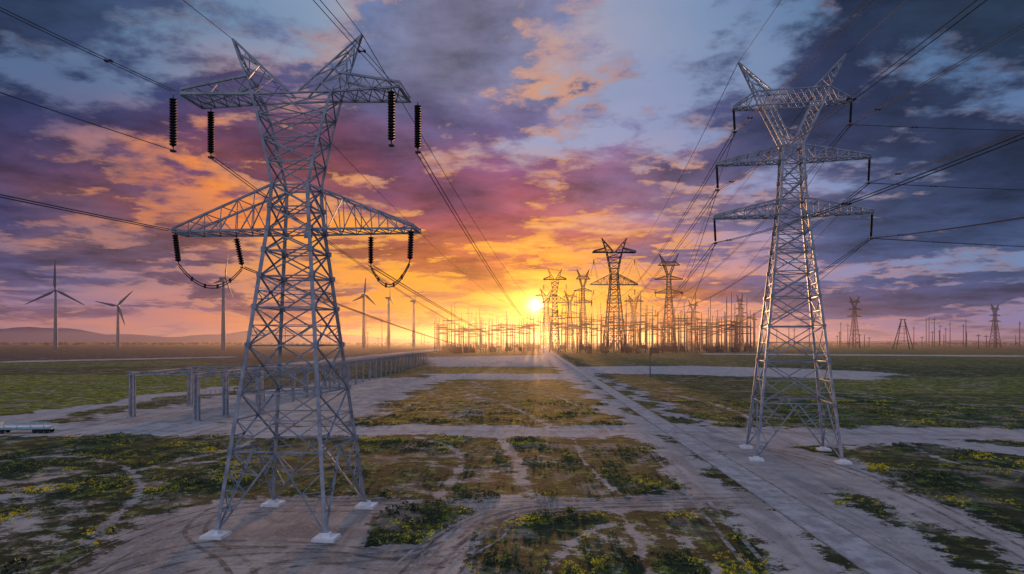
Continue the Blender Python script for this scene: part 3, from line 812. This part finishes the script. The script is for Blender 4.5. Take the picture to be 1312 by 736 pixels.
# ---------------------------------------------------------------- substation
ss=empty("substation"); gb=MB(); rr=random.Random(3)
for Yd in (1150,1250,1380,1500,1700,1900,2200,2600):
    px=556+rr.random()*12; prev=None
    while px<968:
        x=(px-656)*Yd/F; road=30+0.031*Yd
        if abs(x-road)<9: px+=6; prev=None; continue
        c_=1.0 if px>690 else 0.78
        hp=(20+rr.random()*20)*c_
        if rr.random()<0.12: hp=(42+rr.random()*22)*c_
        z=H+hp*Yd/F; wd=0.75*Yd/1000*1.4
        gb.box((x,Yd,z/2),wd,wd,z,0.6)
        if prev and rr.random()<0.8:
            zb=min(z,prev[1])*(0.72+0.2*rr.random())
            gb.box(((x+prev[0])/2,Yd+wd*.1,zb),abs(x-prev[0]),wd*0.7,wd*1.3)
            if rr.random()<.5: gb.box(((x+prev[0])/2,Yd+wd*.15,zb*0.72),abs(x-prev[0]),wd*0.5,wd*0.7)
            gb.wire((x,Yd,z*0.9),(x+rr.uniform(-20,20),Yd+130,z*0.85),6,0.14,8)
        if rr.random()<0.25: gb.box((x,Yd,z*0.8),8*Yd/1000,wd*.6,wd*.8)
        prev=(x,z); px+=rr.choice((5,7,9,12,15))*(1.0 if Yd>1300 else 1.3)
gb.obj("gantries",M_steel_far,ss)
gb=MB()
for i in range(90):
    Yd=rr.uniform(1050,2000); px=rr.uniform(570,960); x=(px-656)*Yd/F
    if abs(x-(30+0.031*Yd))<14: continue
    w_=rr.uniform(6,16); h_=rr.uniform(5,11)
    gb.box((x,Yd,h_/2),w_,w_*.6,h_)
    for k_ in (-1,0,1): gb.lathe((x+k_*w_*.3,Yd,h_),(x+k_*w_*.3,Yd,h_+6),[(0,.9),(.3,.6),(.6,.8),(1,.3)],6)
gb.obj("transformers",M_steel_far,ss)
dp=MB()
for i in range(46):
    Yd=rr.uniform(1700,3200); px=rr.choice((rr.uniform(960,1312),rr.uniform(960,1312),rr.uniform(340,560))); x=(px-656)*Yd/F
    z=H+rr.uniform(4,32)*Yd/F; wd=0.9*Yd/1000
    dp.box((x,Yd,z/2),wd,wd,z,0.6)
    if rr.random()<.6: dp.box((x,Yd,z*0.9),rr.uniform(8,16),wd*.7,wd*.8)
dp.obj("distant_utility_poles",M_steel_far)
am=MB(); x0,Yd=(1157-656)*1600/F,1600
for s in (-1,1):
    for q_ in (-1,1): am.bar((x0+s*20,Yd+q_*8,0),(x0+s*3,Yd,72),1.5,False)
for z in (20,38,54): am.bar((x0-20+z*.23,Yd,z),(x0+20-z*.23,Yd,z),1.1,False)
am.bar((x0-9,Yd,70),(x0+9,Yd,70),1.2,False); am.obj("lattice_mast",M_steel_far)
up_=MB(); x0,Yd=gp(833,484)
up_.lathe((x0,Yd,0),(x0,Yd,17),[(0,.32),(1,.2)],10); up_.bar((x0-2,Yd,15.8),(x0+2,Yd,15.8),.25,False); up_.box((x0+.6,Yd,13),.8,.7,1.5)
for k_ in (-1.8,0,1.8): up_.lathe((x0+k_,Yd,15.9),(x0+k_,Yd,16.9),[(0,.1),(.3,.25),(.6,.12),(.8,.22),(1,.08)],8)
up_.obj("utility_pole",simple("pole_wood",(0.10,0.08,0.07),(0.17,0.14,0.12),2,0.8))
tb=MB()
for i in range(900):
    Yd=rr.uniform(3500,5200); x=rr.uniform(-4200,4600); s_=rr.uniform(5,13)
    tb.lathe((x,Yd,0),(x,Yd,s_),[(0,s_*.9),(.35,s_*1.2),(.7,s_*.9),(1,s_*.3)],5)
tb.obj("distant_tree_line",simple("distant_foliage",(0.03,0.035,0.03),(0.05,0.05,0.045),0.01,0.9,0,0,0))

# ---------------------------------------------------------------- low evening haze over the plain
hz_=MB(); hz_.box((0,2900,40),12000,4800,80.0)
m=bpy.data.materials.new("evening_haze"); m.use_nodes=True; t=NT(m.node_tree); t.n.clear()
vs=t.node('ShaderNodeVolumeScatter'); vs.inputs['Color'].default_value=(0.95,0.80,0.70,1); vs.inputs['Density'].default_value=0.00010; vs.inputs['Anisotropy'].default_value=0.82
o=t.node('ShaderNodeOutputMaterial'); t.l.new(vs.outputs[0],o.inputs['Volume'])
hz_.obj("haze",m)

# ---------------------------------------------------------------- camera
cam=bpy.data.cameras.new("camera"); cam.sensor_width=36; cam.lens=24.0; cam.shift_y=69/1312; cam.clip_start=0.5; cam.clip_end=60000
co_=bpy.data.objects.new("camera",cam); co_.location=(0,0,H); co_.rotation_euler=(math.radians(90),0,0); COL.objects.link(co_); S.camera=co_
S.view_settings.view_transform='Standard'; S.view_settings.look='None'; S.view_settings.exposure=0; S.view_settings.gamma=1
